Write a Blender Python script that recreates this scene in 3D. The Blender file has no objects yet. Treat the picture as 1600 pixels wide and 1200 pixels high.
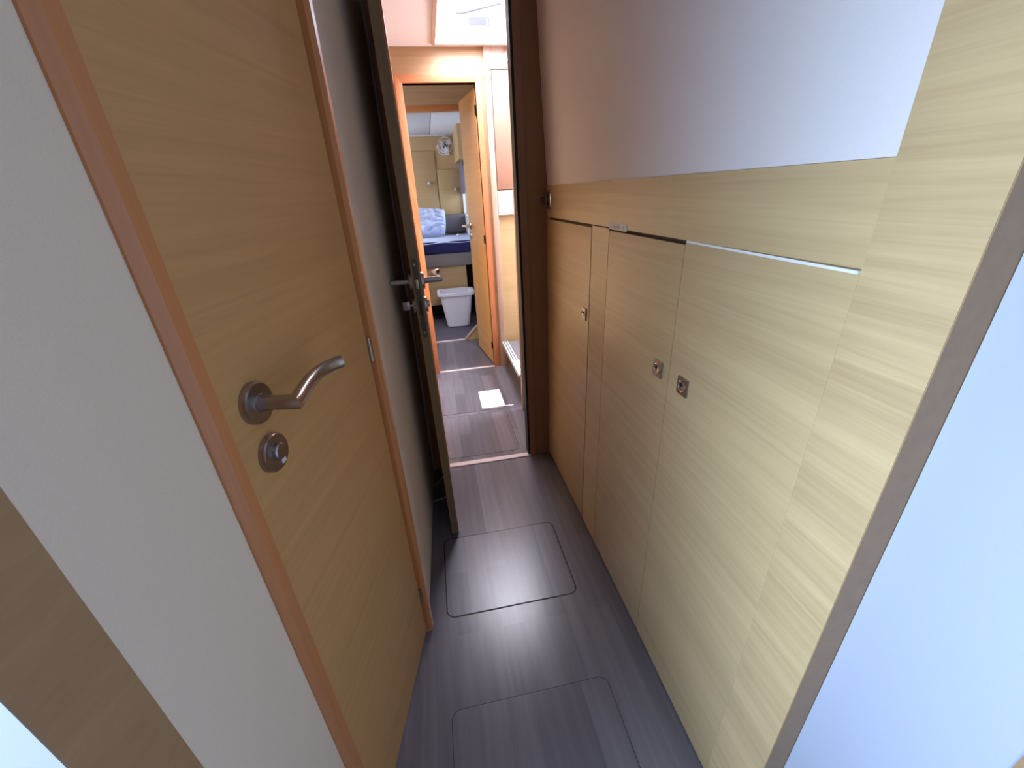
import bpy, bmesh, math, random
from mathutils import Vector, Matrix
sc = bpy.context.scene
COL = sc.collection
S = 0.88          # survey units -> metres

# ------------------------------------------------------------------ camera
cd = bpy.data.cameras.new('camera')
cd.sensor_width = 36.0
cd.lens = 640.0 / 1600.0 * 36.0
cd.clip_start = 0.02
cam = bpy.data.objects.new('camera', cd)
COL.objects.link(cam)

def camera_axes():
    f = 640.0
    n = Vector((70, 1360, f)); fw = Vector((-132, -294, f))
    z = -n.normalized()
    y = (fw - z * fw.dot(z)).normalized()
    x = y.cross(z)
    if x.x < 0: x = -x
    return x, y, z
_x, _y, _z = camera_axes()
M = Matrix(((_x[0], -_x[1], -_x[2]), (_y[0], -_y[1], -_y[2]), (_z[0], -_z[1], -_z[2])))
cam.matrix_world = Matrix.Translation((0, 0, 1.5 * S)) @ M.to_4x4()
sc.camera = cam

# ------------------------------------------------------------------ world, exposure, lights
sc.view_settings.view_transform = 'Standard'
sc.view_settings.look = 'None'
sc.view_settings.gamma = 1.0
sc.view_settings.use_curve_mapping = False
sc.view_settings.exposure = 0.07
w = bpy.data.worlds.new('sky'); sc.world = w; w.use_nodes = True
bg = w.node_tree.nodes['Background']
bg.inputs['Color'].default_value = (0.86, 0.93, 1.0, 1)
bg.inputs['Strength'].default_value = 3.0

def area(name, loc, target, sx, sy, power, color):
    l = bpy.data.lights.new(name, 'AREA'); l.shape = 'RECTANGLE'
    l.size = sx * S; l.size_y = sy * S; l.energy = power; l.color = color
    o = bpy.data.objects.new(name, l); COL.objects.link(o)
    o.location = Vector(loc) * S
    d = Vector(target) - Vector(loc)
    o.rotation_euler = d.to_track_quat('-Z', 'Y').to_euler()
    return o
# daylight entering by the deck hatch over the middle of the hull
area('hatch_daylight', (0.45, 3.04, 2.72), (0.45, 3.04, 0), 0.53, 0.70, 47, (1.0, 0.92, 1.0))
# daylight coming down the steps from the saloon windows
area('saloon_daylight', (1.95, 3.15, 1.75), (0.2, 2.95, 0.1), 0.8, 0.8, 60, (0.92, 0.94, 1.0))
# daylight entering by the hull window beside the photographer
hw = area('hull_window_daylight', (-1.09, -0.22, 1.14), (0.57, -0.1, 1.04), 0.72, 0.5, 24, (0.56, 0.79, 1.0))
hw.data.spread = math.radians(120)
# daylight in the far cabin
area('cabin_window_daylight', (0.92, 5.55, 1.55), (-0.4, 5.75, 1.2), 0.9, 0.5, 10, (0.78, 0.87, 1.0))
area('cabin_side_daylight', (-1.25, 5.3, 1.6), (0.4, 5.6, 1.3), 0.9, 0.6, 9, (0.9, 0.93, 1.0))
sl = bpy.data.lights.new('sun', 'SUN'); sl.energy = 45; sl.angle = 0.003; sl.color = (1.0, 0.95, 0.9)
sun = bpy.data.objects.new('sun', sl); COL.objects.link(sun)
sun.rotation_euler = Vector((-0.117, 0.004, -0.25)).to_track_quat('-Z', 'Y').to_euler()
sun.location = (2, 2.5, 5)

# ------------------------------------------------------------------ materials
def s2l(c):
    return tuple(((v / 255.0) / 12.92 if v <= 10 else ((v / 255.0 + 0.055) / 1.055) ** 2.4) for v in c)
def base_mat(name):
    m = bpy.data.materials.new(name); m.use_nodes = True
    return m, m.node_tree.nodes, m.node_tree.links, m.node_tree.nodes['Principled BSDF']
def plain(name, rgb, rough=0.5, metal=0.0, bump=0.0, bscale=300.0, spec=0.5, vary=0.0):
    m, N, L, b = base_mat(name)
    c = s2l(rgb)
    b.inputs['Base Color'].default_value = (*c, 1)
    b.inputs['Roughness'].default_value = rough
    b.inputs['Metallic'].default_value = metal
    b.inputs['Specular IOR Level'].default_value = spec
    tc = N.new('ShaderNodeTexCoord')
    nz = N.new('ShaderNodeTexNoise'); nz.inputs['Scale'].default_value = bscale; nz.inputs['Detail'].default_value = 3
    L.new(tc.outputs['Object'], nz.inputs['Vector'])
    if bump:
        bp = N.new('ShaderNodeBump'); bp.inputs['Strength'].default_value = bump; bp.inputs['Distance'].default_value = 0.001
        L.new(nz.outputs['Fac'], bp.inputs['Height']); L.new(bp.outputs['Normal'], b.inputs['Normal'])
    if vary:
        cr = N.new('ShaderNodeValToRGB')
        cr.color_ramp.elements[0].position = 0.3; cr.color_ramp.elements[1].position = 0.7
        cr.color_ramp.elements[0].color = (*[v * (1 - vary) for v in c], 1)
        cr.color_ramp.elements[1].color = (*[min(1, v * (1 + vary)) for v in c], 1)
        L.new(nz.outputs['Fac'], cr.inputs['Fac']); L.new(cr.outputs['Color'], b.inputs['Base Color'])
    return m
def veneer(name, rgb, axis='Y', contrast=0.16, rough=0.42, fine=1.0, spec=0.45):
    """wood veneer whose grain runs along the given axis"""
    m, N, L, b = base_mat(name)
    c = s2l(rgb)
    tc = N.new('ShaderNodeTexCoord'); mp = N.new('ShaderNodeMapping')
    lo, hi = 1.6, 70.0 * fine
    mp.inputs['Scale'].default_value = (lo if axis == 'X' else hi, lo if axis == 'Y' else hi, lo if axis == 'Z' else hi)
    L.new(tc.outputs['Object'], mp.inputs['Vector'])
    n1 = N.new('ShaderNodeTexNoise'); n1.inputs['Scale'].default_value = 1.0; n1.inputs['Detail'].default_value = 5; n1.inputs['Roughness'].default_value = 0.65; n1.inputs['Distortion'].default_value = 0.4
    L.new(mp.outputs['Vector'], n1.inputs['Vector'])
    mp2 = N.new('ShaderNodeMapping')
    lo2, hi2 = 0.9, 14.0
    mp2.inputs['Scale'].default_value = (lo2 if axis == 'X' else hi2, lo2 if axis == 'Y' else hi2, lo2 if axis == 'Z' else hi2)
    L.new(tc.outputs['Object'], mp2.inputs['Vector'])
    n2 = N.new('ShaderNodeTexNoise'); n2.inputs['Scale'].default_value = 1.0; n2.inputs['Detail'].default_value = 3
    L.new(mp2.outputs['Vector'], n2.inputs['Vector'])
    mix = N.new('ShaderNodeMath'); mix.operation = 'MULTIPLY_ADD'; mix.inputs[1].default_value = 0.55
    L.new(n1.outputs['Fac'], mix.inputs[0])
    mm = N.new('ShaderNodeMath'); mm.operation = 'MULTIPLY'; mm.inputs[1].default_value = 0.45
    L.new(n2.outputs['Fac'], mm.inputs[0]); L.new(mm.outputs[0], mix.inputs[2])
    cr = N.new('ShaderNodeValToRGB')
    cr.color_ramp.elements[0].position = 0.32; cr.color_ramp.elements[1].position = 0.68
    cr.color_ramp.elements[0].color = (c[0] * (1 - contrast), c[1] * (1 - contrast * 1.15), c[2] * (1 - contrast * 1.35), 1)
    cr.color_ramp.elements[1].color = (min(1, c[0] * (1 + contrast)), min(1, c[1] * (1 + contrast)), min(1, c[2] * (1 + contrast)), 1)
    L.new(mix.outputs[0], cr.inputs['Fac']); L.new(cr.outputs['Color'], b.inputs['Base Color'])
    b.inputs['Roughness'].default_value = rough
    b.inputs['Specular IOR Level'].default_value = spec
    bp = N.new('ShaderNodeBump'); bp.inputs['Strength'].default_value = 0.12; bp.inputs['Distance'].default_value = 0.001
    L.new(n1.outputs['Fac'], bp.inputs['Height']); L.new(bp.outputs['Normal'], b.inputs['Normal'])
    return m
def laminate(name):
    m, N, L, b = base_mat(name)
    tc = N.new('ShaderNodeTexCoord')
    br = N.new('ShaderNodeTexBrick')
    mpb = N.new('ShaderNodeMapping'); mpb.inputs['Rotation'].default_value = (0, 0, math.pi / 2)
    L.new(tc.outputs['Object'], mpb.inputs['Vector']); L.new(mpb.outputs['Vector'], br.inputs['Vector'])
    br.inputs['Scale'].default_value = 1.0; br.inputs['Brick Width'].default_value = 0.9; br.inputs['Row Height'].default_value = 0.075
    br.inputs['Mortar Size'].default_value = 0.0; br.offset = 0.37
    br.inputs['Color1'].default_value = (*s2l((94, 92, 102)), 1); br.inputs['Color2'].default_value = (*s2l((119, 116, 127)), 1)
    mp = N.new('ShaderNodeMapping'); mp.inputs['Scale'].default_value = (45, 2.2, 1)
    L.new(tc.outputs['Object'], mp.inputs['Vector'])
    nz = N.new('ShaderNodeTexNoise'); nz.inputs['Scale'].default_value = 1; nz.inputs['Detail'].default_value = 5
    L.new(mp.outputs['Vector'], nz.inputs['Vector'])
    cr = N.new('ShaderNodeValToRGB')
    cr.color_ramp.elements[0].position = 0.3; cr.color_ramp.elements[1].position = 0.72
    cr.color_ramp.elements[0].color = (0.72, 0.71, 0.72, 1); cr.color_ramp.elements[1].color = (1.0, 1.0, 1.0, 1)
    L.new(nz.outputs['Fac'], cr.inputs['Fac'])
    mx = N.new('ShaderNodeMix'); mx.data_type = 'RGBA'; mx.blend_type = 'MULTIPLY'; mx.inputs['Factor'].default_value = 1.0
    L.new(br.outputs['Color'], mx.inputs['A']); L.new(cr.outputs['Color'], mx.inputs['B'])
    L.new(mx.outputs['Result'], b.inputs['Base Color'])
    n3 = N.new('ShaderNodeTexNoise'); n3.inputs['Scale'].default_value = 9; n3.inputs['Detail'].default_value = 4
    L.new(tc.outputs['Object'], n3.inputs['Vector'])
    mr = N.new('ShaderNodeMapRange'); mr.inputs['To Min'].default_value = 0.26; mr.inputs['To Max'].default_value = 0.32
    L.new(n3.outputs['Fac'], mr.inputs['Value']); L.new(mr.outputs['Result'], b.inputs['Roughness'])
    b.inputs['Specular IOR Level'].default_value = 0.75
    return m
def glass(name):
    m, N, L, b = base_mat(name)
    N.remove(b)
    out = N['Material Output']
    t = N.new('ShaderNodeBsdfTransparent'); t.inputs['Color'].default_value = (0.94, 0.97, 1, 1)
    g = N.new('ShaderNodeBsdfGlossy'); g.inputs['Roughness'].default_value = 0.05
    mx = N.new('ShaderNodeMixShader'); mx.inputs['Fac'].default_value = 0.06
    L.new(t.outputs[0], mx.inputs[1]); L.new(g.outputs[0], mx.inputs[2]); L.new(mx.outputs[0], out.inputs['Surface'])
    return m

OAK = (191, 165, 129)
MAT = dict(
    oak_y=veneer('oak_veneer_along_hull', OAK, 'Y', rough=0.33),
    oak_x=veneer('oak_veneer_across_hull', OAK, 'X'),
    oak_far=veneer('oak_veneer_far', (166, 132, 98), 'X'),
    oak_post=veneer('oak_veneer_post', (188, 161, 126), 'Y', 0.22, fine=0.9),
    door=veneer('door_veneer', (204, 159, 104), 'X', 0.12),
    frame=veneer('varnished_frame_wood', (203, 137, 86), 'Z', 0.12, rough=0.3),
    frame_x=veneer('varnished_frame_wood_across', (203, 137, 86), 'X', 0.12, rough=0.3),
    jamb=veneer('brown_jamb_wood', (140, 102, 76), 'Z', 0.1, rough=0.35),
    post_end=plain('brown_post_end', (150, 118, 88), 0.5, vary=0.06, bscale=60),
    gap=plain('brown_gap_shade', (74, 54, 44), 0.7),  # carcass darkened to paint the shade in the gaps around the locker doors
    edge=plain('door_edge_band', (128, 104, 72), 0.5, vary=0.05, bscale=40),
    locker=veneer('pale_locker_wood', (158, 122, 104), 'Z', 0.06),
    bead_highlight=plain('highlight_toned_corner_bead', (205, 196, 200), 0.22),  # pale lilac tone paints the highlight line down the wall corner
    bead_wood_highlight=plain('highlight_toned_wood_bead', (216, 150, 104), 0.2),  # lightened wood tone paints a highlight on the dark post
    pale=veneer('pale_ash_wood', (176, 148, 132), 'Z', 0.07),
    vinyl=plain('grey_white_vinyl', (219, 212, 220), 0.5, bump=0.25, bscale=900, vary=0.02),
    vinyl_left=plain('light_grey_wall_cloth', (232, 220, 202), 0.7, bump=0.3, bscale=700, vary=0.03),
    cloth_strip=plain('grey_wall_cloth', (236, 220, 197), 0.75, bump=0.3, bscale=700, vary=0.03),
    white=plain('white_gelcoat', (225, 226, 230), 0.35),
    ceil=plain('ceiling_vinyl', (236, 223, 229), 0.6, bump=0.1),
    cabin_ceil=plain('cabin_ceiling_panel', (214, 218, 226), 0.6),
    floor=laminate('grey_wood_laminate'),
    seal=plain('dark_seal', (40, 38, 42), 0.6),
    black=plain('black_rubber_and_shade', (16, 15, 16), 0.6),
    nickel=plain('satin_nickel', (172, 164, 160), 0.3, 1.0),
    chrome=plain('polished_steel', (215, 215, 218), 0.14, 1.0),
    dark_metal=plain('dark_bronze_metal', (92, 84, 76), 0.4, 1.0),
    hinge=plain('black_hinge_metal', (30, 27, 26), 0.45, 0.6),
    alu=plain('white_nosing', (180, 182, 190), 0.35),
    grey_tread=plain('grey_tread', (112, 112, 122), 0.5, vary=0.05, bscale=60),
    plastic=plain('white_plastic', (222, 220, 232), 0.4),
    label=plain('label_paper', (222, 218, 224), 0.5),
    ink=plain('grey_ink', (176, 174, 182), 0.6),
    blue_label=plain('blue_label', (20, 23, 54), 0.6),
    sheet=plain('light_blue_sheet', (196, 208, 240), 0.85, bump=0.2, bscale=200),
    navy=plain('navy_mattress_cover', (28, 28, 92), 0.8),
    grey_base=plain('grey_berth_base', (128, 122, 122), 0.6),
    grey_cushion=plain('dark_grey_cushion', (104, 98, 104), 0.85, bump=0.2),
    tan=veneer('tan_cabin_veneer', (184, 156, 116), 'X', 0.08),
    carpet=plain('dark_grey_cabin_floor', (82, 78, 92), 0.7, vary=0.1, bscale=150),
    thresh=plain('pale_threshold', (222, 205, 202), 0.4),
    stay=plain('grey_stay_metal', (62, 62, 70), 0.6),
    **{'return': plain('pale_return_panel', (152, 150, 154), 0.5), 'oak_dark': veneer('brown_post_veneer', (170, 136, 98), 'Y', 0.12)},
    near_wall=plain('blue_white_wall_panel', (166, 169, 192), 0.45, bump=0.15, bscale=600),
    panel_white=plain('white_panel_paint', (196, 194, 204), 0.5),
    frame_far=veneer('orange_frame_wood', (192, 122, 84), 'Z', 0.1),
    frame_far_x=veneer('orange_frame_wood_across', (192, 122, 84), 'X', 0.1),
    glass=glass('clear_acrylic'),
    curtain=plain('grey_curtain', (112, 104, 114), 0.9),
    cord=plain('pale_cord', (190, 186, 178), 0.6),
)

# ------------------------------------------------------------------ mesh helpers (survey units)
def bm_box(bm, x0, x1, y0, y1, z0, z1, bev=0.0, seg=2):
    vs = [bm.verts.new((x, y, z)) for x in (x0, x1) for y in (y0, y1) for z in (z0, z1)]
    idx = [(0, 1, 3, 2), (4, 6, 7, 5), (0, 4, 5, 1), (2, 3, 7, 6), (0, 2, 6, 4), (1, 5, 7, 3)]
    fs = [bm.faces.new([vs[i] for i in f]) for f in idx]
    if bev:
        es = list({e for f in fs for e in f.edges})
        bmesh.ops.bevel(bm, geom=es, offset=bev, segments=seg, affect='EDGES', profile=0.5)
def bm_prism(bm, poly, z0, z1, axis='Z', bev=0.0):
    """extrude a polygon: axis Z -> poly is (x, y); axis Y -> (x, z); axis X -> (y, z)"""
    def P(a, b, c):
        return {'Z': (a, b, c), 'Y': (a, c, b), 'X': (c, a, b)}[axis]
    lo = [bm.verts.new(P(a, b, z0)) for a, b in poly]
    hi = [bm.verts.new(P(a, b, z1)) for a, b in poly]
    n = len(poly)
    fs = [bm.faces.new(lo[::-1]), bm.faces.new(hi)]
    for i in range(n):
        fs.append(bm.faces.new((lo[i], lo[(i + 1) % n], hi[(i + 1) % n], hi[i])))
    if bev:
        es = list({e for f in fs[:2] for e in f.edges})
        bmesh.ops.bevel(bm, geom=es, offset=bev, segments=2, affect='EDGES', profile=0.5)
def rrect(x0, x1, y0, y1, r, n=6):
    pts = []
    for cx, cy, a0 in ((x1 - r, y1 - r, 0), (x0 + r, y1 - r, 90), (x0 + r, y0 + r, 180), (x1 - r, y0 + r, 270)):
        for k in range(n + 1):
            a = math.radians(a0 + 90 * k / n)
            pts.append((cx + r * math.cos(a), cy + r * math.sin(a)))
    return pts
def bm_ring(bm, outer, inner, z0, z1):
    n = len(outer)
    O0 = [bm.verts.new((a, b, z0)) for a, b in outer]; O1 = [bm.verts.new((a, b, z1)) for a, b in outer]
    I0 = [bm.verts.new((a, b, z0)) for a, b in inner]; I1 = [bm.verts.new((a, b, z1)) for a, b in inner]
    for i in range(n):
        j = (i + 1) % n
        bm.faces.new((O0[i], O0[j], O1[j], O1[i])); bm.faces.new((I0[j], I0[i], I1[i], I1[j]))
        bm.faces.new((O1[i], O1[j], I1[j], I1[i])); bm.faces.new((O0[j], O0[i], I0[i], I0[j]))
def bm_lathe(bm, prof, centre, axis, n=32):
    """revolve (radius, height) about an axis direction through centre"""
    ax = Vector(axis).normalized(); q = Vector((0, 0, 1)).rotation_difference(ax)
    rings = []
    for r, h in prof:
        if r < 1e-6:
            rings.append([bm.verts.new(Vector(centre) + ax * h)])
        else:
            rings.append([bm.verts.new(Vector(centre) + q @ Vector((r * math.cos(2 * math.pi * k / n), r * math.sin(2 * math.pi * k / n), h))) for k in range(n)])
    for a, b in zip(rings, rings[1:]):
        for k in range(n):
            j = (k + 1) % n
            if len(a) == 1 and len(b) == 1: continue
            if len(a) == 1: bm.faces.new((a[0], b[k], b[j]))
            elif len(b) == 1: bm.faces.new((a[k], a[j], b[0]))
            else: bm.faces.new((a[k], a[j], b[j], b[k]))
def bm_tube(bm, pts, r, n=16, cap=True):
    pts = [Vector(p) for p in pts]
    rings = []; up = None
    for i, p in enumerate(pts):
        a = (pts[i] - pts[i - 1]).normalized() if i else None
        b = (pts[i + 1] - pts[i]).normalized() if i < len(pts) - 1 else None
        t = (a + b).normalized() if a and b else (a or b)
        if up is None:
            up = Vector((0, 0, 1)) if abs(t.z) < 0.9 else Vector((1, 0, 0))
        u = (up - t * up.dot(t)).normalized(); v = t.cross(u); up = u
        st = 1.0 / max(0.5, t.dot(b)) if b is not None and a is not None else 1.0
        ring = []
        k_dir = (b - a) if a is not None and b is not None and (b - a).length > 1e-4 else None
        for k in range(n):
            an = 2 * math.pi * k / n
            off = u * math.cos(an) * r + v * math.sin(an) * r
            if k_dir is not None and st > 1.001:
                kd = (k_dir - t * k_dir.dot(t)).normalized()
                off = off + kd * off.dot(kd) * (st - 1)
            ring.append(bm.verts.new(p + off))
        rings.append(ring)
    for a, b in zip(rings, rings[1:]):
        for k in range(n):
            bm.faces.new((a[k], a[(k + 1) % n], b[(k + 1) % n], b[k]))
    if cap:
        bm.faces.new(rings[0][::-1]); bm.faces.new(rings[-1])
def spline(pts, n=8):
    P = [Vector(p) for p in pts]; out = []
    for i in range(len(P) - 1):
        p0, p1, p2, p3 = P[max(0, i - 1)], P[i], P[i + 1], P[min(len(P) - 1, i + 2)]
        for k in range(n):
            t = k / n
            out.append(0.5 * ((2 * p1) + (p2 - p0) * t + (2 * p0 - 5 * p1 + 4 * p2 - p3) * t * t + (3 * p1 - p0 - 3 * p2 + p3) * t ** 3))
    out.append(P[-1]); return out
def obj(name, bm, mat, parent=None, smooth=False):
    bmesh.ops.recalc_face_normals(bm, faces=bm.faces)
    for v in bm.verts: v.co *= S
    me = bpy.data.meshes.new(name); bm.to_mesh(me); bm.free()
    if isinstance(mat, (list, tuple)):
        for m in mat: me.materials.append(MAT[m])
    else: me.materials.append(MAT[mat])
    if smooth:
        for p in me.polygons: p.use_smooth = True
        try: me.set_sharp_from_angle(angle=math.radians(38))
        except Exception: pass
    o = bpy.data.objects.new(name, me); COL.objects.link(o)
    if parent: o.parent = parent
    return o
def box(name, x0, x1, y0, y1, z0, z1, mat, parent=None, bev=0.0):
    bm = bmesh.new(); bm_box(bm, x0, x1, y0, y1, z0, z1, bev); return obj(name, bm, mat, parent, smooth=bev > 0)
def tag(o, label=None, cat=None, group=None, kind=None):
    if label: o['label'] = label
    if cat: o['category'] = cat
    if group: o['group'] = group
    if kind: o['kind'] = kind
    return o
def thing(name, label, cat, loc=(0, 0, 0), rotz=0.0, group=None, kind=None):
    o = bpy.data.objects.new(name, None); o.empty_display_size = 0.05; COL.objects.link(o)
    o.location = Vector(loc) * S; o.rotation_euler = (0, 0, rotz)
    return tag(o, label, cat, group, kind)
def lean(o, k):
    for v in o.data.vertices: v.co.x -= k * v.co.z
    return o
def struct(o, label=None):
    o['kind'] = 'structure'
    if label: o['label'] = label
    return o

# ------------------------------------------------------------------ key lines
A0 = Vector((-0.287, 0.667)); D = Vector((0.214, 0.977)).normalized(); NR = Vector((D.y, -D.x))   # left wall line, along, outward
LW = math.atan2(D.y, D.x)
def lw(s, t=0.0):
    p = A0 + D * s + NR * t
    return (p.x, p.y)
def lw_slab(bm, s0, s1, t0, t1, z0, z1, bev=0.0):
    bm_prism(bm, [lw(s0, t0), lw(s1, t0), lw(s1, t1), lw(s0, t1)], z0, z1, 'Z', bev)
def rx(y):   # face of the right-hand joinery
    return 0.572 - 0.008 * (y - 0.47)
YB = 2.09    # near bulkhead
YF = 3.587   # far bulkhead
ZC = 2.43

# ------------------------------------------------------------------ floor and ceiling
bm = bmesh.new(); bm_box(bm, -1.6, 0.75, -1.5, 4.47, -0.06, 0.0)
struct(obj('floor', bm, 'floor'), 'dark grey wood laminate floor of the passage')
bm = bmesh.new(); bm_box(bm, -1.5, 1.6, 4.47, 6.5, -0.06, 0.001)
struct(obj('floor_cabin', bm, 'carpet'), 'dark grey floor of the far cabin')
HX0, HX1, HY0, HY1 = 0.172, 0.73, 2.68, 3.5     # deck hatch opening
def slab_hole(bm, X, Y, hole, z0, z1):
    hx0, hx1, hy0, hy1 = hole
    bm_box(bm, X[0], X[1], Y[0], hy0, z0, z1); bm_box(bm, X[0], X[1], hy1, Y[1], z0, z1)
    bm_box(bm, X[0], hx0, hy0, hy1, z0, z1); bm_box(bm, hx1, X[1], hy0, hy1, z0, z1)
bm = bmesh.new()
slab_hole(bm, (-0.9, 1.25), (YB + 0.07, 3.66), (HX0, HX1, HY0, HY1), ZC, ZC + 0.03)
struct(obj('ceiling', bm, 'ceil'), 'pale ceiling with an open deck hatch beyond the doorway')
bm = bmesh.new()     # made-up saloon roof out of view; its gap shapes the sun patch
slab_hole(bm, (1.25, 2.4), (1.9, 3.9), (1.355, 1.623, 2.734, 3.04), ZC, ZC + 0.05)
struct(obj('ceiling_saloon_sun_mask', bm, 'ceil'))
bm = bmesh.new(); bm_box(bm, -1.6, 0.75, -1.5, YB + 0.07, ZC, ZC + 0.05)
struct(obj('ceiling_passage', bm, 'ceil'))
bm = bmesh.new(); bm_box(bm, -1.4, 0.9, 3.66, 4.5, 2.42, 2.47)
struct(obj('ceiling_lobby', bm, 'ceil'))

# ------------------------------------------------------------------ left side of the near passage
bm = bmesh.new()
lw_slab(bm, -0.344, -0.158, -0.05, 0.0, 0, ZC)                 # cloth strip by the door
struct(obj('wall_left', bm, 'cloth_strip'), 'light grey cloth wall strip left of the closed door')
bm = bmesh.new(); lw_slab(bm, -0.418, -0.344, -0.05, 0.001, 0, ZC)
struct(obj('trim_1', bm, 'oak_dark', smooth=True), 'brown wood post at the lower left edge')
qx = lw(-0.418, 0.001)
bm = bmesh.new(); bm_box(bm, -1.5, qx[0], qx[1] - 0.001, qx[1] + 0.05, 0, ZC)
struct(obj('wall_left_return', bm, 'return'), 'pale wall beside the brown wood post')
# door frame of the closed door: two posts and a head
def jamb_profile(bm, s0, s1, z0, z1):
    bm_prism(bm, [lw(s0, -0.05), lw(s1, -0.05), lw(s1, 0.004), lw(s1 - 0.006 if s1 > s0 else s1 + 0.006, 0.014), lw(s0 + 0.012 if s1 > s0 else s0 - 0.012, 0.014), lw(s0, 0.004)], z0, z1)
bm = bmesh.new(); jamb_profile(bm, -0.158, -0.121, 0, 2.26)
struct(obj('trim_2', bm, 'frame'), 'varnished wood door post left of the closed door')
bm = bmesh.new(); bm_prism(bm, [lw(0.409, -0.05), lw(0.45, -0.05), lw(0.45, 0.002), lw(0.443, 0.016), lw(0.420, 0.02), lw(0.409, 0.012)], 0, 2.26)
struct(obj('trim_3', bm, 'frame'), 'varnished wood door post right of the closed door')
bm = bmesh.new(); lw_slab(bm, -0.121, 0.409, -0.05, 0.014, 2.225, 2.26); lw_slab(bm, -0.158, 0.45, -0.05, 0.0, 2.26, ZC)
struct(obj('wall_left_header', bm, 'vinyl_left'))
# cloth wall between the closed door and the bulkhead
p0 = lw(0.45, -0.004); p1 = (-0.160, YB)
bm = bmesh.new()
bm_prism(bm, [p0, (-0.186, 1.3), p1, (p1[0] - 0.05, YB), (p0[0] - 0.05, p0[1])], 0, ZC)
struct(obj('wall_left_far', bm, 'vinyl_left'), 'light grey cloth wall behind the open door')
bm = bmesh.new()
bm_lathe(bm, [(0.008, 0), (0.008, ZC)], (p1[0] + 0.004, YB - 0.006, 0), (0, 0, 1), 16)
struct(obj('trim_4', bm, 'bead_highlight', smooth=True))

# ------------------------------------------------------------------ doors
def make_door(number, loc, rotz, W, H, label, front='thumb', hinge_mat='hinge', hz=1.227, hinge_y=-0.003):
    """local x: lock edge to hinge edge, -y: the face turned to us, z up"""
    T = 0.033
    r = thing('door_%d' % number, label, 'door', loc, rotz, kind='structure')
    bm = bmesh.new(); bm_box(bm, 0, W, 0, T, 0.012, H, 0.002, 1)
    obj('door_leaf', bm, 'door', r, True)
    bm = bmesh.new(); bm_box(bm, -0.0012, 0.004, 0.0012, T - 0.0012, 0.013, H - 0.001)
    tag(obj('edge_band', bm, 'edge', r), 'grey brown edge strip of the door')
    # faceplate of the lock on the edge
    bm = bmesh.new()
    bm_prism(bm, [(b, a) for a, b in rrect(hz - 0.2, hz + 0.09, 0.008, T - 0.008, 0.008)], -0.003, 0.0, 'X')
    lp = obj('lock_plate', bm, 'dark_metal', r)
    bm = bmesh.new(); bm_box(bm, -0.009, -0.002, 0.011, T - 0.011, hz - 0.015, hz + 0.02, 0.002); obj('latch', bm, 'nickel', lp, True)
    bm = bmesh.new(); bm_box(bm, -0.0036, -0.0028, 0.0125, T - 0.0125, hz - 0.115, hz - 0.06); obj('bolt_slot', bm, 'black', lp)
    for zz in (hz + 0.07, hz - 0.18):
        bm = bmesh.new(); bm_lathe(bm, [(0.0045, 0), (0.004, 0.0012), (0, 0.0012)], (-0.003, T / 2, zz), (-1, 0, 0), 12); obj('screw', bm, 'nickel', lp, True)
    for side in (-1, 1):
        y0 = 0.0 if side < 0 else T
        def Q(x, t, z): return (x, y0 + side * t, z)
        x = 0.068
        bm = bmesh.new()
        bm_tube(bm, [Q(x, 0.004, hz), Q(x, 0.03, hz), Q(x, 0.0665, hz)] + spline([Q(x + 0.0001, 0.067, hz), Q(x + 0.04, 0.0575, hz), Q(x + 0.085, 0.0505, hz + 0.001), Q(x + 0.118, 0.0525, hz + 0.002), Q(x + 0.146, 0.063, hz + 0.002), Q(x + 0.158, 0.072, hz + 0.002)], 5)[1:], 0.0116, 20)
        lv = obj('lever_handle', bm, 'nickel', r, True)
        bm = bmesh.new()
        bm_lathe(bm, [(0.0, 0), (0.033, 0), (0.033, 0.008), (0.031, 0.0115), (0.0145, 0.0118), (0.0135, 0.0145), (0.0, 0.0145)], Q(x, 0, hz), (0, side, 0), 40)
        obj('rose', bm, 'nickel', lv, True)
        # lock rosette below
        zc = hz - 0.09
        bm = bmesh.new()
        bm_lathe(bm, [(0.0, 0), (0.032, 0), (0.032, 0.008), (0.030, 0.011), (0.0, 0.011)], Q(x, 0, zc), (0, side, 0), 40)
        lr = obj('lock_rosette', bm, 'nickel', r, True)
        knob = (front == 'thumb') == (side < 0)
        bm = bmesh.new()
        if knob:
            bm_lathe(bm, [(0.0145, 0.010), (0.0140, 0.017), (0.0120, 0.019), (0.0, 0.019)], Q(x, 0, zc + 0.002), (0, side, 0), 24)
            o = obj('coin_turn', bm, 'nickel', lr, True)
            bm = bmesh.new(); a = Q(x, 0.0112, zc - 0.017)
            bm_box(bm, x + 0.002, x + 0.013, min(a[1], a[1] + side * 0.0012), max(a[1], a[1] + side * 0.0012), zc - 0.024, zc - 0.0165, 0.0)
            obj('indicator', bm, 'label', lr)
        else:
            bm_lathe(bm, [(0.007, 0.010), (0.007, 0.022)], Q(x, 0, zc), (0, side, 0), 20)
            ys = sorted((Q(x, 0.02, zc)[1], Q(x, 0.05, zc)[1]))
            bm_box(bm, x - 0.006, x + 0.006, ys[0], ys[1], zc - 0.017, zc + 0.017, 0.004)
            obj('thumb_turn', bm, 'nickel', lr, True)
    for zz in (0.2, 1.143, 2.06):
        bm = bmesh.new()
        bm_lathe(bm, [(0, -0.032), (0.0065, -0.032), (0.0065, 0.032), (0, 0.032)], (W + 0.003, hinge_y, zz), (0, 0, 1), 16)
        bm_box(bm, W - 0.001, W + 0.002, 0.002, T - 0.002, zz - 0.032, zz + 0.032)
        obj('hinge', bm, hinge_mat, r, True)
    return r
make_door(1, (*lw(-0.119, 0.0), 0), LW, 0.525, 2.222, 'closed light wood door with bent metal lever and round lock below', hinge_mat='nickel')
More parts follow.
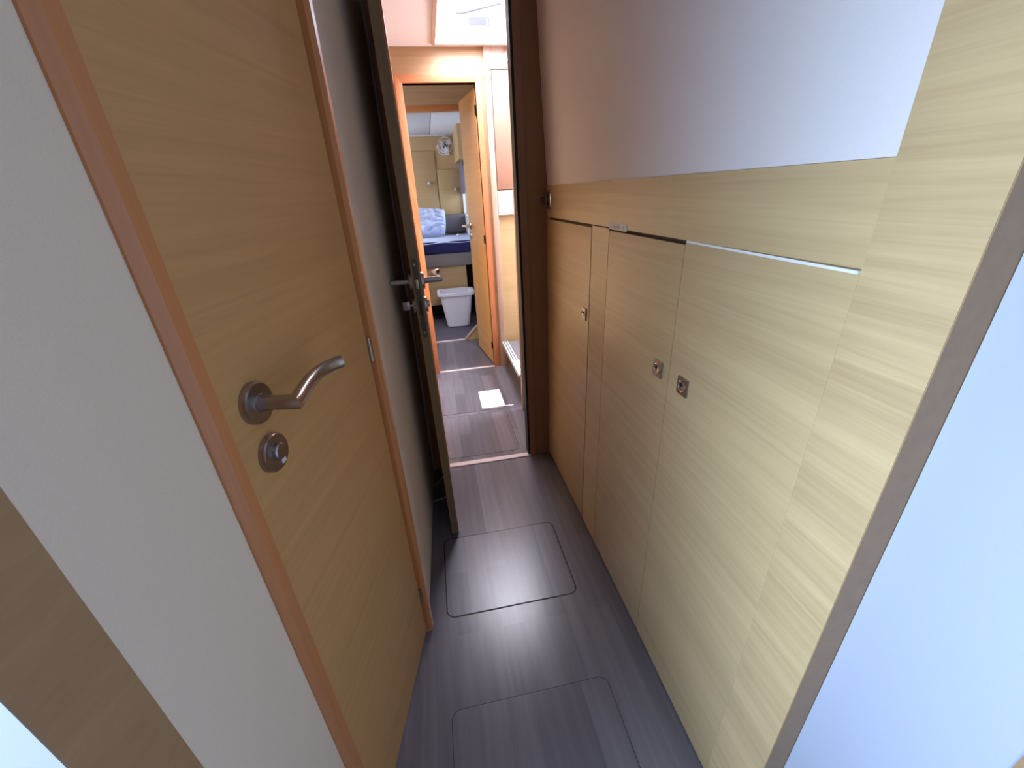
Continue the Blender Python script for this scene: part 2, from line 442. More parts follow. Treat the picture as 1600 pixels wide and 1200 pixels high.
d2 = make_door(2, (-0.0455, 1.532, 0), math.pi / 2, 0.545, 2.222, 'half-hidden wood door standing open edge-on at the doorway', front='thumb', hz=1.212, hinge_y=0.036)
d2.rotation_euler = (-0.0105, 0, math.pi / 2 + 0.05)   # hangs slightly out of plumb
fd = Vector((0.432 - 0.353, 3.634 - 4.172)).normalized()
make_door(3, (0.352, 4.172, 0), math.atan2(fd.y, fd.x), 0.545, 2.205, 'wood door swung open into the far bedroom doorway', front='thumb')

# ------------------------------------------------------------------ near bulkhead and its doorway
JL0, JL1, JR0, JR1 = -0.165, -0.052, 0.428, 0.60
bm = bmesh.new(); bm_box(bm, JL0, JL1 - 0.012, YB, YB + 0.07, 0, 2.24)
struct(lean(obj('trim_5', bm, 'frame'), 0.0095), 'dark brown doorway post behind the open door')
bm = bmesh.new(); bm_lathe(bm, [(0.011, 0), (0.011, 2.24), (0, 2.24)], (JL1 - 0.030, YB - 0.004, 0), (0, 0, 1), 20)
struct(lean(obj('trim_6', bm, 'bead_wood_highlight', smooth=True), 0.0105))  # added bead, drawn as the bright highlight line beside the open door
bm = bmesh.new()
bm_prism(bm, [(JR0 + 0.012, YB - 0.002), (JR0 + 0.045, YB - 0.006), (JR0 + 0.047, YB), (JR1, YB), (JR1, YB + 0.07), (JR0 + 0.012, YB + 0.07)], 0, 2.24)
struct(lean(obj('trim_7', bm, 'jamb'), 0.009), 'dark brown doorway post beside the storage lockers')
bm = bmesh.new(); bm_box(bm, JR0, JR0 + 0.012, YB + 0.002, YB + 0.07, 0, 2.24)
struct(lean(obj('trim_8', bm, 'black'), 0.009), 'black rubber seal inside the doorway')
bm = bmesh.new(); bm_box(bm, JL0, JR1, YB, YB + 0.07, 2.24, ZC); bm_box(bm, JR1, 1.3, YB + 0.005, YB + 0.07, 0, ZC)
struct(obj('wall_bulkhead', bm, 'jamb'))
bm = bmesh.new(); bm_box(bm, JL1 - 0.012, JR0 + 0.012, YB - 0.012, YB + 0.026, 0.0, 0.006, 0.002)
struct(obj('trim_9', bm, 'thresh', smooth=True), 'pale threshold strip across the nearer doorway')

# ------------------------------------------------------------------ right side: lockers, fascia, liner, post
ZT = 1.376; ZF = 1.516
YP = 0.474
def rbox(bm, y0, y1, z0, z1, t0=0.0, t1=0.02, bev=0.0):
    """slab on the right joinery line; t is measured into the passage (negative x)"""
    bm_prism(bm, [(rx(y0) - t0 , y0), (rx(y1) - t0, y1), (rx(y1) - t1, y1), (rx(y0) - t1, y0)], z0, z1, 'Z', bev)
def latch(y, z, parent):
    x = rx(y)
    bm = bmesh.new(); bm_prism(bm, rrect(y - 0.0225, y + 0.0225, z - 0.0235, z + 0.0235, 0.002, 2), x - 0.0055, x + 0.001, 'X', 0.0012)
    la = obj('push_latch', bm, 'nickel', parent)
    bm = bmesh.new(); bm_lathe(bm, [(0.0155, 0.0045), (0.0155, 0.0065), (0.0135, 0.0072), (0.0125, 0.0058), (0.0, 0.0050)], (x - 0.0005, y, z), (-1, 0, 0), 28)
    obj('button', bm, 'chrome', la, True)
    bm = bmesh.new(); bm_lathe(bm, [(0.0055, 0.004), (0.0055, 0.0066), (0, 0.0066)], (x - 0.0005, y + 0.003, z + 0.004), (-1, 0, 0), 16)
    obj('catch_hole', bm, 'black', la, True)
# unit beside the doorway
ca = thing('storage_locker', 'built-in oak locker with one narrow door next to the doorway', 'cabinet', (0, 0, 0))
bm = bmesh.new(); rbox(bm, 1.405, YB, 0.0, ZT, -0.30, -0.012)
obj('carcass', bm, 'gap', ca)
bm = bmesh.new(); rbox(bm, 1.490, 2.058, 0.012, ZT - 0.006, -0.012, 0.0, 0.0015); la_d = obj('locker_door', bm, 'oak_y', ca, True)
latch(1.535, 1.042, la_d)
bm = bmesh.new(); rbox(bm, 1.335, 1.484, 0.012, ZT, -0.012, -0.0005); obj('stile', bm, 'oak_y', ca)
bm = bmesh.new(); rbox(bm, 2.062, YB, 0.012, ZT, -0.012, -0.0005); obj('stile', bm, 'oak_y', ca)
# double unit
cb = thing('storage_locker', 'built-in oak locker with two wide doors and paired square latches', 'cabinet', (0, 0, 0))
bm = bmesh.new(); rbox(bm, YP, 1.405, 0.0, ZT, -0.30, -0.0122); obj('carcass', bm, 'gap', cb)
bm = bmesh.new(); rbox(bm, 0.9005, 1.331, 0.012, ZT - 0.006, -0.012, 0.0, 0.0015); d2m = obj('locker_door', bm, 'oak_y', cb, True)
latch(0.951, 1.040, d2m)
bm = bmesh.new()
bm_prism(bm, [(rx(YP) + 0.012, YP), (rx(0.8965) + 0.012, 0.8965), (rx(0.8965) - 0.001, 0.8965), (rx(YP) - 0.0045, YP)], 0.012, ZT - 0.001, 'Z', 0.0012)
d3m = obj('locker_door', bm, 'oak_y', cb, True)
latch(0.829, 1.041, d3m)
bm = bmesh.new()
bm_prism(bm, [(rx(YP) + 0.012, YP + 0.001), (rx(0.8965) + 0.012, 0.8945), (rx(0.8965) - 0.0008, 0.8945), (rx(YP) - 0.0085, YP + 0.001)], ZT - 0.0008, ZT + 0.0038, 'Z')
tag(obj('edge_strip', bm, 'white', cb), 'white edge strip along the top of the wide door')
# fascia rail above the lockers
bm = bmesh.new(); rbox(bm, YP, YB, ZT + 0.004, ZF, -0.03, 0.0)
struct(obj('trim_10', bm, 'oak_y'), 'horizontal oak rail above the locker doors')
# post
bm = bmesh.new()
bm_prism(bm, [(rx(YP) - 0.004, 0.351), (rx(YP) - 0.004, YP), (0.70, YP), (0.70, 0.351)], 0, ZC)
struct(obj('trim_11', bm, 'oak_post'), 'wide oak post beside the lockers')
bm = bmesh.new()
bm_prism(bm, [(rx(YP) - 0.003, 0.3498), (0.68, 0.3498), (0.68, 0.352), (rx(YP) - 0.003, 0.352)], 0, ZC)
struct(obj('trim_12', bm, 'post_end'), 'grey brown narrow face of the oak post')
# padded liner above
bm = bmesh.new(); NY, NZ = 16, 12; grid = []
for i in range(NY + 1):
    y = YP + (YB - YP) * i / NY; row = []
    for k in range(NZ + 1):
        z = ZF - 0.004 + (ZC - ZF + 0.004) * k / NZ; f = (y - YP) / (YB - YP); u = (z - ZF) / 0.67
        x = rx(y) + 0.004 - 0.034 * f * max(0, u) - 0.006 * math.sin(math.pi * 2.2 * f) * min(1, max(0, u) * 2)
        row.append(bm.verts.new((x, y, z)))
    grid.append(row)
for i in range(NY):
    for k in range(NZ):
        bm.faces.new((grid[i][k], grid[i + 1][k], grid[i + 1][k + 1], grid[i][k + 1]))
geom = bmesh.ops.extrude_face_region(bm, geom=list(bm.faces))
for v in [g for g in geom['geom'] if isinstance(g, bmesh.types.BMVert)]: v.co.x = 0.70
struct(obj('wall_right', bm, 'vinyl', smooth=True), 'grey padded vinyl wall above the oak lockers')
# white wall right beside the photographer
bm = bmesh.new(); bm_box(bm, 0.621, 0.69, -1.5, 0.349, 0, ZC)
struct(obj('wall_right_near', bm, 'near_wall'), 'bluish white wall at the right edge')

bm = bmesh.new(); bm_box(bm, 0.606, 0.64, -0.05, 0.139, 0, ZC)
struct(obj('trim_21', bm, 'post_end'))
# small label and door catch
lb = thing('label_strip', 'small white label strip above the middle locker door', 'label', (0, 0, 0))
bm = bmesh.new(); rbox(bm, 1.205, 1.331, ZT - 0.001, ZT + 0.020, 0.0, 0.0012); obj('paper', bm, 'label', lb)
bm = bmesh.new(); random.seed(4)
y = 1.318
while y > 1.225:
    wd = random.uniform(0.003, 0.007)
    if random.random() > 0.25: rbox(bm, y - wd, y, ZT + 0.006, ZT + random.choice((0.011, 0.013)), 0.0011, 0.0015)
    y -= wd + 0.003
tag(obj('lettering', bm, 'ink', lb), 'faint grey lettering')
kc = thing('door_catch', 'round metal door catch on the oak rail beside the doorway', 'door catch', (rx(2.04), 2.04, 1.456))
bm = bmesh.new(); bm_lathe(bm, [(0, 0), (0.042, 0), (0.042, 0.004), (0.036, 0.008), (0.0, 0.008)], (0, 0, 0), (-1, 0, 0), 36); obj('base_plate', bm, 'chrome', kc, True)
bm = bmesh.new(); bm_lathe(bm, [(0.026, 0.006), (0.026, 0.018), (0.020, 0.024), (0.012, 0.025), (0.012, 0.036), (0.009, 0.040), (0, 0.040)], (0, 0, 0), (-1, 0, 0), 32); obj('plunger', bm, 'dark_metal', kc, True)

# ------------------------------------------------------------------ floor hatches
def floor_hatch(x0, x1, y0, y1, label, r=0.03, seal=0.005):
    t = thing('floor_hatch', label, 'floor hatch', ((x0 + x1) / 2, (y0 + y1) / 2, 0.0), group='lift-out panels set flush in the floor')
    hx, hy = (x1 - x0) / 2, (y1 - y0) / 2
    bm = bmesh.new(); bm_prism(bm, rrect(-hx + seal, hx - seal, -hy + seal, hy - seal, r), 0.0, 0.0012); p = obj('panel', bm, 'floor', t)
    bm = bmesh.new(); bm_ring(bm, rrect(-hx, hx, -hy, hy, r + seal), rrect(-hx + seal, hx - seal, -hy + seal, hy - seal, r), 0.0, 0.0008); obj('seal', bm, 'seal', t)
    return t
floor_hatch(-0.124, 0.414, 1.098, 1.51, 'square floor panel with rounded corners in front of the open door')
floor_hatch(-0.124, 0.40, 0.12, 0.778, 'long floor panel between the closed door and the wide locker doors', seal=0.002)
floor_hatch(-0.18, 0.39, 2.168, 2.70, 'floor panel just beyond the pale threshold strip', seal=0.003)
floor_hatch(-0.18, 0.40, 2.74, 3.40, 'floor panel under the deck hatch with a patch of sun', seal=0.002)
# cord behind the open door
bm = bmesh.new(); bm_tube(bm, spline([(-0.178, 1.785, 0.006), (-0.15, 1.80, 0.006), (-0.112, 1.806, 0.006), (-0.088, 1.83, 0.006), (-0.085, 1.9, 0.006), (-0.098, 2.0, 0.006), (-0.135, 1.955, 0.006), (-0.165, 1.93, 0.006)], 6), 0.004, 8)
tag(obj('cord', bm, 'cord', smooth=True), 'thin pale cord on the dark floor behind the open door', 'cord')

# ------------------------------------------------------------------ middle compartment
bm = bmesh.new(); bm_box(bm, -0.35, -0.30, YB + 0.07, 3.66, 0, ZC); bm_box(bm, -0.30, JL0, YB + 0.03, YB + 0.07, 0, ZC)
struct(obj('wall_middle_left', bm, 'oak_y'))
# far bulkhead around the bedroom doorway
FX0, FX1, FZ = -0.082, 0.434, 2.222
bm = bmesh.new()
bm_box(bm, -0.30, FX0, YF, YF + 0.06, 0, ZC); bm_box(bm, FX1, 0.52, YF, YF + 0.06, 0, ZC); bm_box(bm, FX0, FX1, YF, YF + 0.06, FZ, ZC)
struct(obj('wall_far', bm, 'oak_far'), 'light wood bulkhead above the bedroom doorway')
def far_frame(name, poly, label):
    bm = bmesh.new(); bm_prism(bm, poly, YF - 0.016, YF + 0.064, 'Y', 0.003); return struct(obj(name, bm, 'frame_far', smooth=True), label)
far_frame('trim_13', [(FX0 - 0.05, 0), (FX0, 0), (FX0, FZ), (FX0 - 0.05, FZ + 0.048)], 'orange wood left post of the bedroom doorway')
far_frame('trim_14', [(FX1, 0), (FX1 + 0.048, 0), (FX1 + 0.048, FZ + 0.048), (FX1, FZ)], 'orange wood right post of the bedroom doorway')
bm = bmesh.new(); bm_prism(bm, [(FX0, FZ), (FX1, FZ), (FX1 + 0.048, FZ + 0.048), (FX0 - 0.05, FZ + 0.048)], YF - 0.016, YF + 0.064, 'Y', 0.003)
struct(obj('trim_15', bm, 'frame_far_x', smooth=True), 'orange wood head of the bedroom doorway')
bm = bmesh.new(); bm_box(bm, FX0, FX1, YF - 0.012, YF + 0.014, 0, 0.006, 0.002)
struct(obj('trim_16', bm, 'thresh', smooth=True), 'pale threshold strip of the bedroom doorway')
bm = bmesh.new(); bm_box(bm, 0.503, 0.548, YF - 0.03, YF + 0.03, 0, ZC, 0.003)
struct(obj('trim_17', bm, 'pale', smooth=True), 'pale wood corner post by the steps')
# wall above the steps with locker front and white panel
bm = bmesh.new(); bm_box(bm, 0.548, 2.3, YF, YF + 0.06, 0, ZC)
struct(obj('wall_stairs', bm, 'tan'), 'tan wood wall above the steps')
wl = thing('wall_locker', 'tall pale wood locker front above the steps', 'cabinet', (0.55, YF, 1.515))
bm = bmesh.new(); bm_box(bm, 0.004, 0.36, -0.028, 0.0, 0.0, 0.775, 0.002); obj('locker_door', bm, 'locker', wl, True)
bm = bmesh.new(); bm_box(bm, 0.0, 0.36, -0.02, 0.0, 0.782, 0.915); obj('upper_panel', bm, 'pale', wl)
bm = bmesh.new(); bm_box(bm, 0.10, 0.36, -0.026, -0.019, 0.79, 0.905, 0.002); obj('small_door', bm, 'locker', wl, True)
bm = bmesh.new(); bm_lathe(bm, [(0.012, 0), (0.012, 0.008), (0, 0.01)], (0.13, -0.026, 0.83), (0, -1, 0), 16); obj('knob', bm, 'nickel', wl, True)
wp = thing('white_panel', 'white flat box on the tan wall below the tall locker', 'box', (0.55, YF, 1.336))
bm = bmesh.new(); bm_box(bm, 0.0, 0.30, -0.03, 0.0, 0.0, 0.172, 0.006); obj('cover', bm, 'panel_white', wp, True)
bm = bmesh.new(); bm_box(bm, 0.0, 0.30, -0.032, 0.0, -0.006, 0.0); obj('lower_lip', bm, 'thresh', wp)
# partition edge and steps
bm = bmesh.new(); bm_box(bm, 0.512, 1.3, 2.665, 2.70, 0, ZC, 0.002)
struct(obj('wall_stairs_near', bm, 'pale', smooth=True), 'pale partition edge beside the steps')
st = thing('companionway_step', 'grey step with three white nosing strips beside the corner post', 'step', (0.52, 3.12, 0.0))
bm = bmesh.new(); bm_box(bm, 0.0, 0.36, -0.34, 0.437, 0.215, 0.245, 0.002); obj('tread', bm, 'grey_tread', st, True)
for k in range(3):
    bm = bmesh.new(); bm_box(bm, -0.006 + k * 0.021, 0.007 + k * 0.021, -0.34, 0.437, 0.243 if k else 0.216, 0.2515, 0.0015); obj('nosing_strip', bm, 'alu', st, True)
bm = bmesh.new(); bm_box(bm, 0.085, 0.10, -0.34, 0.437, 0.0, 0.215); obj('riser', bm, 'grey_base', st)
bm = bmesh.new(); bm_box(bm, 0.36, 0.375, -0.34, 0.437, 0.0, 0.46); bm_box(bm, 0.34, 1.6, -0.34, 0.437, 0.46, 0.49); obj('upper_tread', bm, 'grey_tread', st)
# saloon shell to the right, out of sight
bm = bmesh.new(); bm_box(bm, 2.3, 2.36, 1.9, 3.7, 0, ZC); bm_box(bm, 1.3, 2.3, 1.9, 1.96, 0, ZC); bm_box(bm, 1.24, 1.3, 1.9, 2.70, 0, ZC)
struct(obj('wall_saloon', bm, 'white'))

# deck hatch overhead
dh = thing('deck_hatch', 'bright open deck hatch with pale lining in the ceiling beyond the doorway', 'hatch', ((HX0 + HX1) / 2, (HY0 + HY1) / 2, ZC))
hx, hy = (HX1 - HX0) / 2, (HY1 - HY0) / 2
bm = bmesh.new(); bm_ring(bm, [(-hx - 0.024, -hy - 0.024), (hx + 0.024, -hy - 0.024), (hx + 0.024, hy + 0.024), (-hx - 0.024, hy + 0.024)], [(-hx, -hy), (hx, -hy), (hx, hy), (-hx, hy)], -0.012, 0.0)
obj('trim_ring', bm, 'pale', dh)
bm = bmesh.new(); bm_ring(bm, [(-hx - 0.02, -hy - 0.02), (hx + 0.02, -hy - 0.02), (hx + 0.02, hy + 0.02), (-hx - 0.02, hy + 0.02)], [(-hx + 0.003, -hy + 0.003), (hx - 0.003, -hy + 0.003), (hx - 0.003, hy - 0.003), (-hx + 0.003, hy - 0.003)], -0.002, 0.25)
obj('lining', bm, 'white', dh)
bm = bmesh.new(); bm_box(bm, -hx + 0.005, hx - 0.005, -hy + 0.005, hy - 0.005, 0.205, 0.215); obj('pane', bm, 'glass', dh)
cx = (HX0 + HX1) / 2
bm = bmesh.new(); bm_tube(bm, spline([(0.335 - cx, hy - 0.02, 0.158), (0.362 - cx, hy - 0.02, 0.150), (0.50 - cx, hy - 0.025, 0.176), (0.632 - cx, hy - 0.03, 0.202)], 5), 0.009, 10)
tag(obj('stay_arm', bm, 'stay', dh, True), 'thin grey stay arm of the hatch')
bm = bmesh.new(); bm_box(bm, 0.411 - cx, 0.551 - cx, hy - 0.008, hy - 0.003, 0.089, 0.134); pl_ = obj('sticker', bm, 'blue_label', dh)
bm = bmesh.new(); bm_box(bm, 0.528 - cx, 0.535 - cx, hy - 0.0092, hy - 0.008, 0.094, 0.124); obj('stripe', bm, 'white', pl_)

# ------------------------------------------------------------------ lobby behind the bedroom doorway
bm = bmesh.new(); bm_box(bm, -0.9, -0.84, YF + 0.06, 4.47, 0, 2.42); bm_box(bm, 0.60, 0.66, YF + 0.06, 4.5, 0, 2.42)
struct(obj('wall_lobby', bm, 'oak_y'))
bm = bmesh.new(); bm_box(bm, -1.4, 1.4, 4.45, 4.50, 2.232, 2.47); bm_box(bm, -1.4, -0.30, 4.45, 4.50, 0, 2.232); bm_box(bm, 0.50, 1.4, 4.45, 4.50, 0, 2.232)
struct(obj('wall_cabin_front', bm, 'oak_x'), 'wood wall above the cabin entrance')
bm = bmesh.new(); bm_box(bm, -0.30, 0.50, 4.44, 4.51, 2.185, 2.232, 0.004)
struct(obj('trim_18', bm, 'frame_x', smooth=True), 'brown wood beam below the cabin ceiling')
bm = bmesh.new(); bm_box(bm, -0.30, 0.22, 4.455, 4.485, 0, 0.008, 0.002)
struct(obj('trim_19', bm, 'thresh', smooth=True), 'pale floor strip at the cabin entrance')
sg = thing('corner_brace', 'slanted wood brace with panel at the foot of the far door', 'brace', (0.212, 4.47, 0.0))
bm = bmesh.new(); bm_prism(bm, [(0.02, 0.0), (0.30, 0.0), (0.30, 0.27)], -0.012, 0.012, 'Y'); obj('side_panel', bm, 'tan', sg)
bm = bmesh.new(); bm_prism(bm, [(0.0, 0.0), (0.028, 0.0), (0.31, 0.268), (0.29, 0.288)], -0.022, 0.022, 'Y', 0.002); obj('rail', bm, 'pale', sg, True)

# ------------------------------------------------------------------ far cabin
CY = 6.2
bm = bmesh.new()
for x0, x1 in ((-1.4, 0.118), (0.124, 1.4)): bm_box(bm, x0, x1, 4.5, CY - 0.06, 2.2, 2.225, 0.003)
bm_box(bm, -1.4, 1.4, 4.5, CY + 0.1, 2.226, 2.25)
struct(obj('ceiling_cabin', bm, 'cabin_ceil', smooth=True), 'white ceiling panels of the bedroom')
bm = bmesh.new(); bm_box(bm, -1.4, 0.42, CY - 0.055, CY, 2.185, 2.21, 0.004)
struct(obj('trim_20', bm, 'cabin_ceil', smooth=True))
bm = bmesh.new(); bm_box(bm, -1.4, 1.4, CY, CY + 0.06, 0, 2.25)
struct(obj('wall_cabin_back', bm, 'tan'), 'tan wood wall behind the bed')
# right side: overhead locker and window
bm = bmesh.new(); bm_box(bm, 0.403, 0.80, 5.3, CY, 1.86, 2.2)
ol = tag(obj('overhead_locker', bm, 'tan'), 'tan overhead locker along the right side of the bedroom', 'cabinet')
bm = bmesh.new()
WY0, WY1, WZ0, WZ1 = 5.25, 6.12, 1.25, 1.80
bm_box(bm, 0.47, 0.50, 4.5, WY0, 0, 2.2); bm_box(bm, 0.47, 0.50, WY1, CY, 0, 2.2); bm_box(bm, 0.47, 0.50, WY0, WY1, 0, WZ0); bm_box(bm, 0.47, 0.50, WY0, WY1, WZ1, 2.2)
struct(obj('wall_cabin_right', bm, 'cabin_ceil'), 'pale wall with a window at the right of the bed')
bm = bmesh.new(); bm_box(bm, 0.482, 0.488, WY0, WY1, WZ0, WZ1)
struct(obj('window_1', bm, 'glass'), 'bright bedroom window half hidden by the open door')
cu = tag(box('curtain', 0.445, 0.466, 5.55, 6.15, 1.50, 1.855, 'curtain'), 'grey curtain gathered in the bedroom corner', 'curtain')
bm = bmesh.new(); bm_box(bm, -1.46, -1.4, 4.45, CY + 0.06, 0, 1.25); bm_box(bm, -1.46, -1.4, 4.45, CY + 0.06, 1.95, 2.25); bm_box(bm, -1.46, -1.4, 5.9, CY + 0.06, 1.25, 1.95); bm_box(bm, -1.46, -1.4, 4.45, 4.75, 1.25, 1.95)
struct(obj('wall_cabin_left', bm, 'cabin_ceil'))
bm = bmesh.new(); bm_box(bm, 0.98, 1.04, 4.5, CY + 0.06, 0, 2.25); struct(obj('wall_hull_right', bm, 'white'))
# back wall lockers
def back_door(x0, x1, z0, z1, knob, label):
    t = thing('wall_locker', label, 'cabinet', (x0, CY, z0))
    bm = bmesh.new(); bm_box(bm, 0, x1 - x0, -0.018, 0.0, 0, z1 - z0, 0.002); d = obj('locker_door', bm, 'tan', t, True)
    bm = bmesh.new(); bm_lathe(bm, [(0.008, 0), (0.008, 0.012), (0.02, 0.016), (0.02, 0.026), (0.014, 0.03), (0, 0.03)], (knob[0] - x0, -0.018, knob[1] - z0), (0, -1, 0), 20); obj('knob', bm, 'chrome', d, True)
back_door(-0.52, 0.148, 1.285, 2.02, (0.045, 1.643), 'tan locker door with a small knob above the pillow')
back_door(0.160, 0.468, 1.24, 1.80, (0.386, 1.558), 'tan locker door with a round knob above the grey cushion')
# fan
fn = thing('cabin_fan', 'small round white fan high on the bedroom wall', 'fan', (0.30, CY - 0.10, 2.075))
bm = bmesh.new()
for rr, dz in ((0.09, 0.0), (0.05, 0.018), (0.09, -0.035)):
    bm_tube(bm, [(rr * math.cos(a), -dz, rr * math.sin(a)) for a in [2 * math.pi * k / 32 for k in range(33)]], 0.003 if rr > 0.08 else 0.0014, 6, False)
for k in range(10):
    a = 2 * math.pi * k / 10
    bm_tube(bm, [(0.012 * math.cos(a), -0.022, 0.012 * math.sin(a)), (0.06 * math.cos(a), -0.018, 0.06 * math.sin(a)), (0.09 * math.cos(a), 0.0, 0.09 * math.sin(a)), (0.09 * math.cos(a), 0.035, 0.09 * math.sin(a))], 0.0014, 6)
obj('guard', bm, 'plastic', fn, True)
bm = bmesh.new()
for k in range(3):
    a0 = 2 * math.pi * k / 3 + 0.5; vs = []
    for s_ in (0, 1):
        for (rr, da, yy) in ((0.012, 0, 0.012), (0.075, -0.35, 0.02), (0.08, 0.1, 0.012), (0.07, 0.6, 0.002), (0.012, 0.5, 0.008)):
            vs.append(bm.verts.new((rr * math.cos(a0 + da), yy + s_ * 0.003, rr * math.sin(a0 + da))))
    bm.faces.new(vs[:5][::-1]); bm.faces.new(vs[5:])
    for i in range(5): bm.faces.new((vs[i], vs[(i + 1) % 5], vs[5 + (i + 1) % 5], vs[5 + i]))
obj('fan_blades', bm, 'plastic', fn)
bm = bmesh.new(); bm_lathe(bm, [(0, -0.006), (0.014, -0.004), (0.016, 0.004), (0.016, 0.03), (0.034, 0.032), (0.034, 0.07), (0.0, 0.07)], (0, 0, 0), (0, 1, 0), 24); obj('motor', bm, 'seal', fn, True)
bm = bmesh.new(); bm_tube(bm, [(-0.088, 0.01, 0), (-0.105, 0.02, -0.01), (-0.08, 0.06, -0.085), (-0.02, 0.095, -0.10)], 0.008, 10); bm_box(bm, -0.05, 0.05, 0.085, 0.10, -0.11, 0.03, 0.004); obj('bracket', bm, 'plastic', fn, True)

# berth
be = thing('berth', 'built-in bed with navy mattress and grey base in the far cabin', 'bed', (0.0, 5.3, 0.0))
bm = bmesh.new(); bm_box(bm, -1.3, 0.465, 0.02, 0.88, 0.69, 0.845, 0.01); obj('base', bm, 'grey_base', be, True)
bm = bmesh.new(); bm_box(bm, -1.3, 0.37, 0.06, 0.86, 0.205, 0.70); obj('front_panel', bm, 'tan', be)
bm = bmesh.new(); bm_box(bm, -1.3, 0.465, 0.30, 0.86, 0.0, 0.205); obj('plinth', bm, 'black', be)  # black colour paints the shade in the recess under the berth
bm = bmesh.new(); bm_box(bm, -1.3, 0.462, 0.0, 0.86, 0.845, 0.985, 0.02, 3); obj('mattress', bm, 'navy', be, True)
# fitted sheet with soft edge
random.seed(2)
bm = bmesh.new(); NX, NYY = 40, 16; g = []
for i in range(NX + 1):
    x = -1.3 + 1.765 * i / NX; row = []
    for k in range(NYY + 1):
        y = -0.006 + 0.87 * k / NYY
        z = 1.0 + 0.006 * math.sin(9 * x + 4 * y) * math.sin(11 * y)
        if k == 0: z = 0.968 + 0.006 * math.sin(14 * x); y = -0.008
        row.append(bm.verts.new((x, y, z)))
    g.append(row)
for i in range(NX):
    for k in range(NYY): bm.faces.new((g[i][k], g[i + 1][k], g[i + 1][k + 1], g[i][k + 1]))
r_ = bmesh.ops.extrude_face_region(bm, geom=list(bm.faces))
for v in [q for q in r_['geom'] if isinstance(q, bmesh.types.BMVert)]: v.co.z -= 0.02 if v.co.y > 0 else 0.0; v.co.y += 0.012 if v.co.y < 0 else 0
obj('sheet', bm, 'sheet', be, True)
# pillow standing against the wall
def pillow(name, loc, w_, h_, t_, lean, mat, label, cat, wr=0.012):
    bm = bmesh.new(); n = 22; f, b = [], []
    for i in range(n + 1):
        rf, rb = [], []
        for k in range(n + 1):
            u, v = 2 * i / n - 1, 2 * k / n - 1
            pr = max(0.0, (1 - u ** 4) * (1 - v ** 4)) ** 0.5
            cx = 1 - 0.05 * v * v * abs(u); cz = 1 - 0.06 * u * u * abs(v)
            x = u * w_ / 2 * cx; z = h_ / 2 + v * h_ / 2 * cz
            wv = wr * pr * (math.sin(17 * u + 6 * v) * 0.6 + math.sin(9 * u - 15 * v + 1) * 0.5 + math.sin(28 * u * v + 3 * u))
            for row, sgn in ((rf, -1), (rb, 1)):
                y = sgn * (t_ / 2 * pr) + (wv if sgn < 0 else 0)
                co = Matrix.Rotation(lean, 3, 'X') @ Vector((x, y, z))
                row.append(co)
        f.append(rf); b.append(rb)
    V = {}
    def vert(co):
        key = tuple(round(c, 5) for c in co)
        if key not in V: V[key] = bm.verts.new(co)
        return V[key]
    for side, flip in ((f, False), (b, True)):
        for i in range(n):
            for k in range(n):
                q = [vert(side[i][k]), vert(side[i + 1][k]), vert(side[i + 1][k + 1]), vert(side[i][k + 1])]
                q2 = []
                for a in q:
                    if a not in q2: q2.append(a)
                if len(q2) > 2:
                    try: bm.faces.new(q2 if not flip else q2[::-1])
                    except ValueError: pass
    o = obj(name, bm, mat, None, True); o.location = Vector(loc) * S
    return tag(o, label, cat)
pw = pillow('pillow', (-0.13, 5.78, 1.012), 0.62, 0.34, 0.17, math.radians(-16), 'sheet', 'wrinkled light blue pillow propped at the head of the bed', 'pillow', 0.02)
pw.rotation_euler = (0, math.radians(5), 0); pw.location.z += 0.022
pillow('bolster_cushion', (0.30, 6.08, 1.012), 0.42, 0.25, 0.12, math.radians(-8), 'grey_cushion', 'dark grey cushion against the bedroom wall beside the pillow', 'cushion', 0.0)
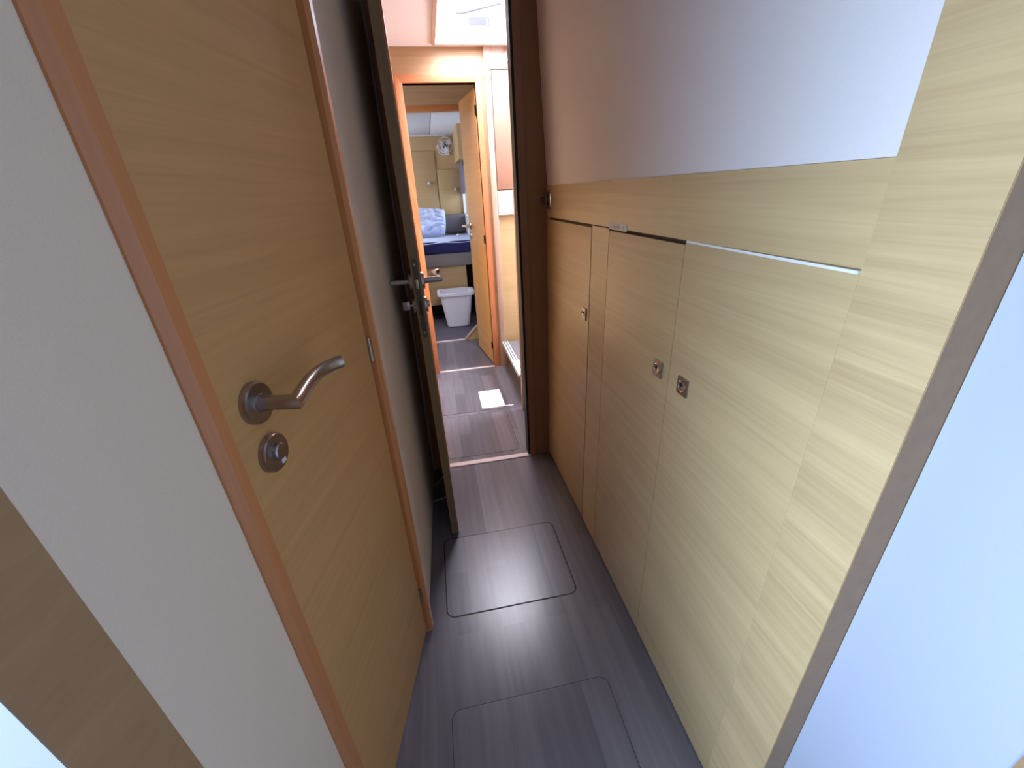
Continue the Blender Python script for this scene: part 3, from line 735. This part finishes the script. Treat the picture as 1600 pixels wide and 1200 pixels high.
bm = bmesh.new(); bm_lathe(bm, [(0, 0), (0.014, 0.003), (0.02, 0.014), (0.018, 0.028), (0.008, 0.037), (0, 0.038)], (0, 0, 0), (0, 0, 1), 20)
wb = obj('ball', bm, 'plastic', None, True); wb.location = Vector((0.325, 5.62, 1.003)) * S
tag(wb, 'small round white object lying on the light blue sheet', 'ball')

# waste bin
bn = thing('waste_bin', 'white plastic waste bin in front of the bed', 'bin', (0.195, 5.08, 0.002))
bm = bmesh.new()
levels = [(0.0, 0.120, 0.085), (0.012, 0.138, 0.098), (0.20, 0.166, 0.118), (0.425, 0.196, 0.140)]
rings = []
for z, a, b in levels:
    rings.append([bm.verts.new((x, y, z)) for x, y in rrect(-a, a, -b, b, 0.055, 6)])
for z, a, b in [(0.425, 0.190, 0.134), (0.02, 0.132, 0.092)]:
    rings.append([bm.verts.new((x, y, z)) for x, y in rrect(-a, a, -b, b, 0.05, 6)])
n = len(rings[0])
for a, b in zip(rings, rings[1:]):
    for k in range(n): bm.faces.new((a[k], a[(k + 1) % n], b[(k + 1) % n], b[k]))
bm.faces.new(rings[0][::-1]); bm.faces.new(rings[-1])
obj('bucket', bm, 'plastic', bn, True)
bm = bmesh.new(); bm_ring(bm, rrect(-0.222, 0.222, -0.162, 0.162, 0.07), rrect(-0.189, 0.189, -0.133, 0.133, 0.05), 0.422, 0.430)
bm_ring(bm, rrect(-0.222, 0.222, -0.162, 0.162, 0.07), rrect(-0.216, 0.216, -0.156, 0.156, 0.066), 0.400, 0.4225)
obj('rim', bm, 'plastic', bn, True)

# ------------------------------------------------------------------ space around the photographer
bm = bmesh.new()
for z0, z1, y0, y1 in ((0, 0.88, -1.5, 0.31), (1.40, ZC, -1.5, 0.31), (0.88, 1.40, 0.15, 0.31), (0.88, 1.40, -1.5, -0.59)): bm_box(bm, -1.06, -1.02, y0, y1, z0, z1)
struct(obj('wall_hull_left', bm, 'white'))
bm = bmesh.new(); bm_box(bm, -1.5, 0.69, -1.56, -1.5, 0, ZC); struct(obj('wall_back', bm, 'oak_x'))
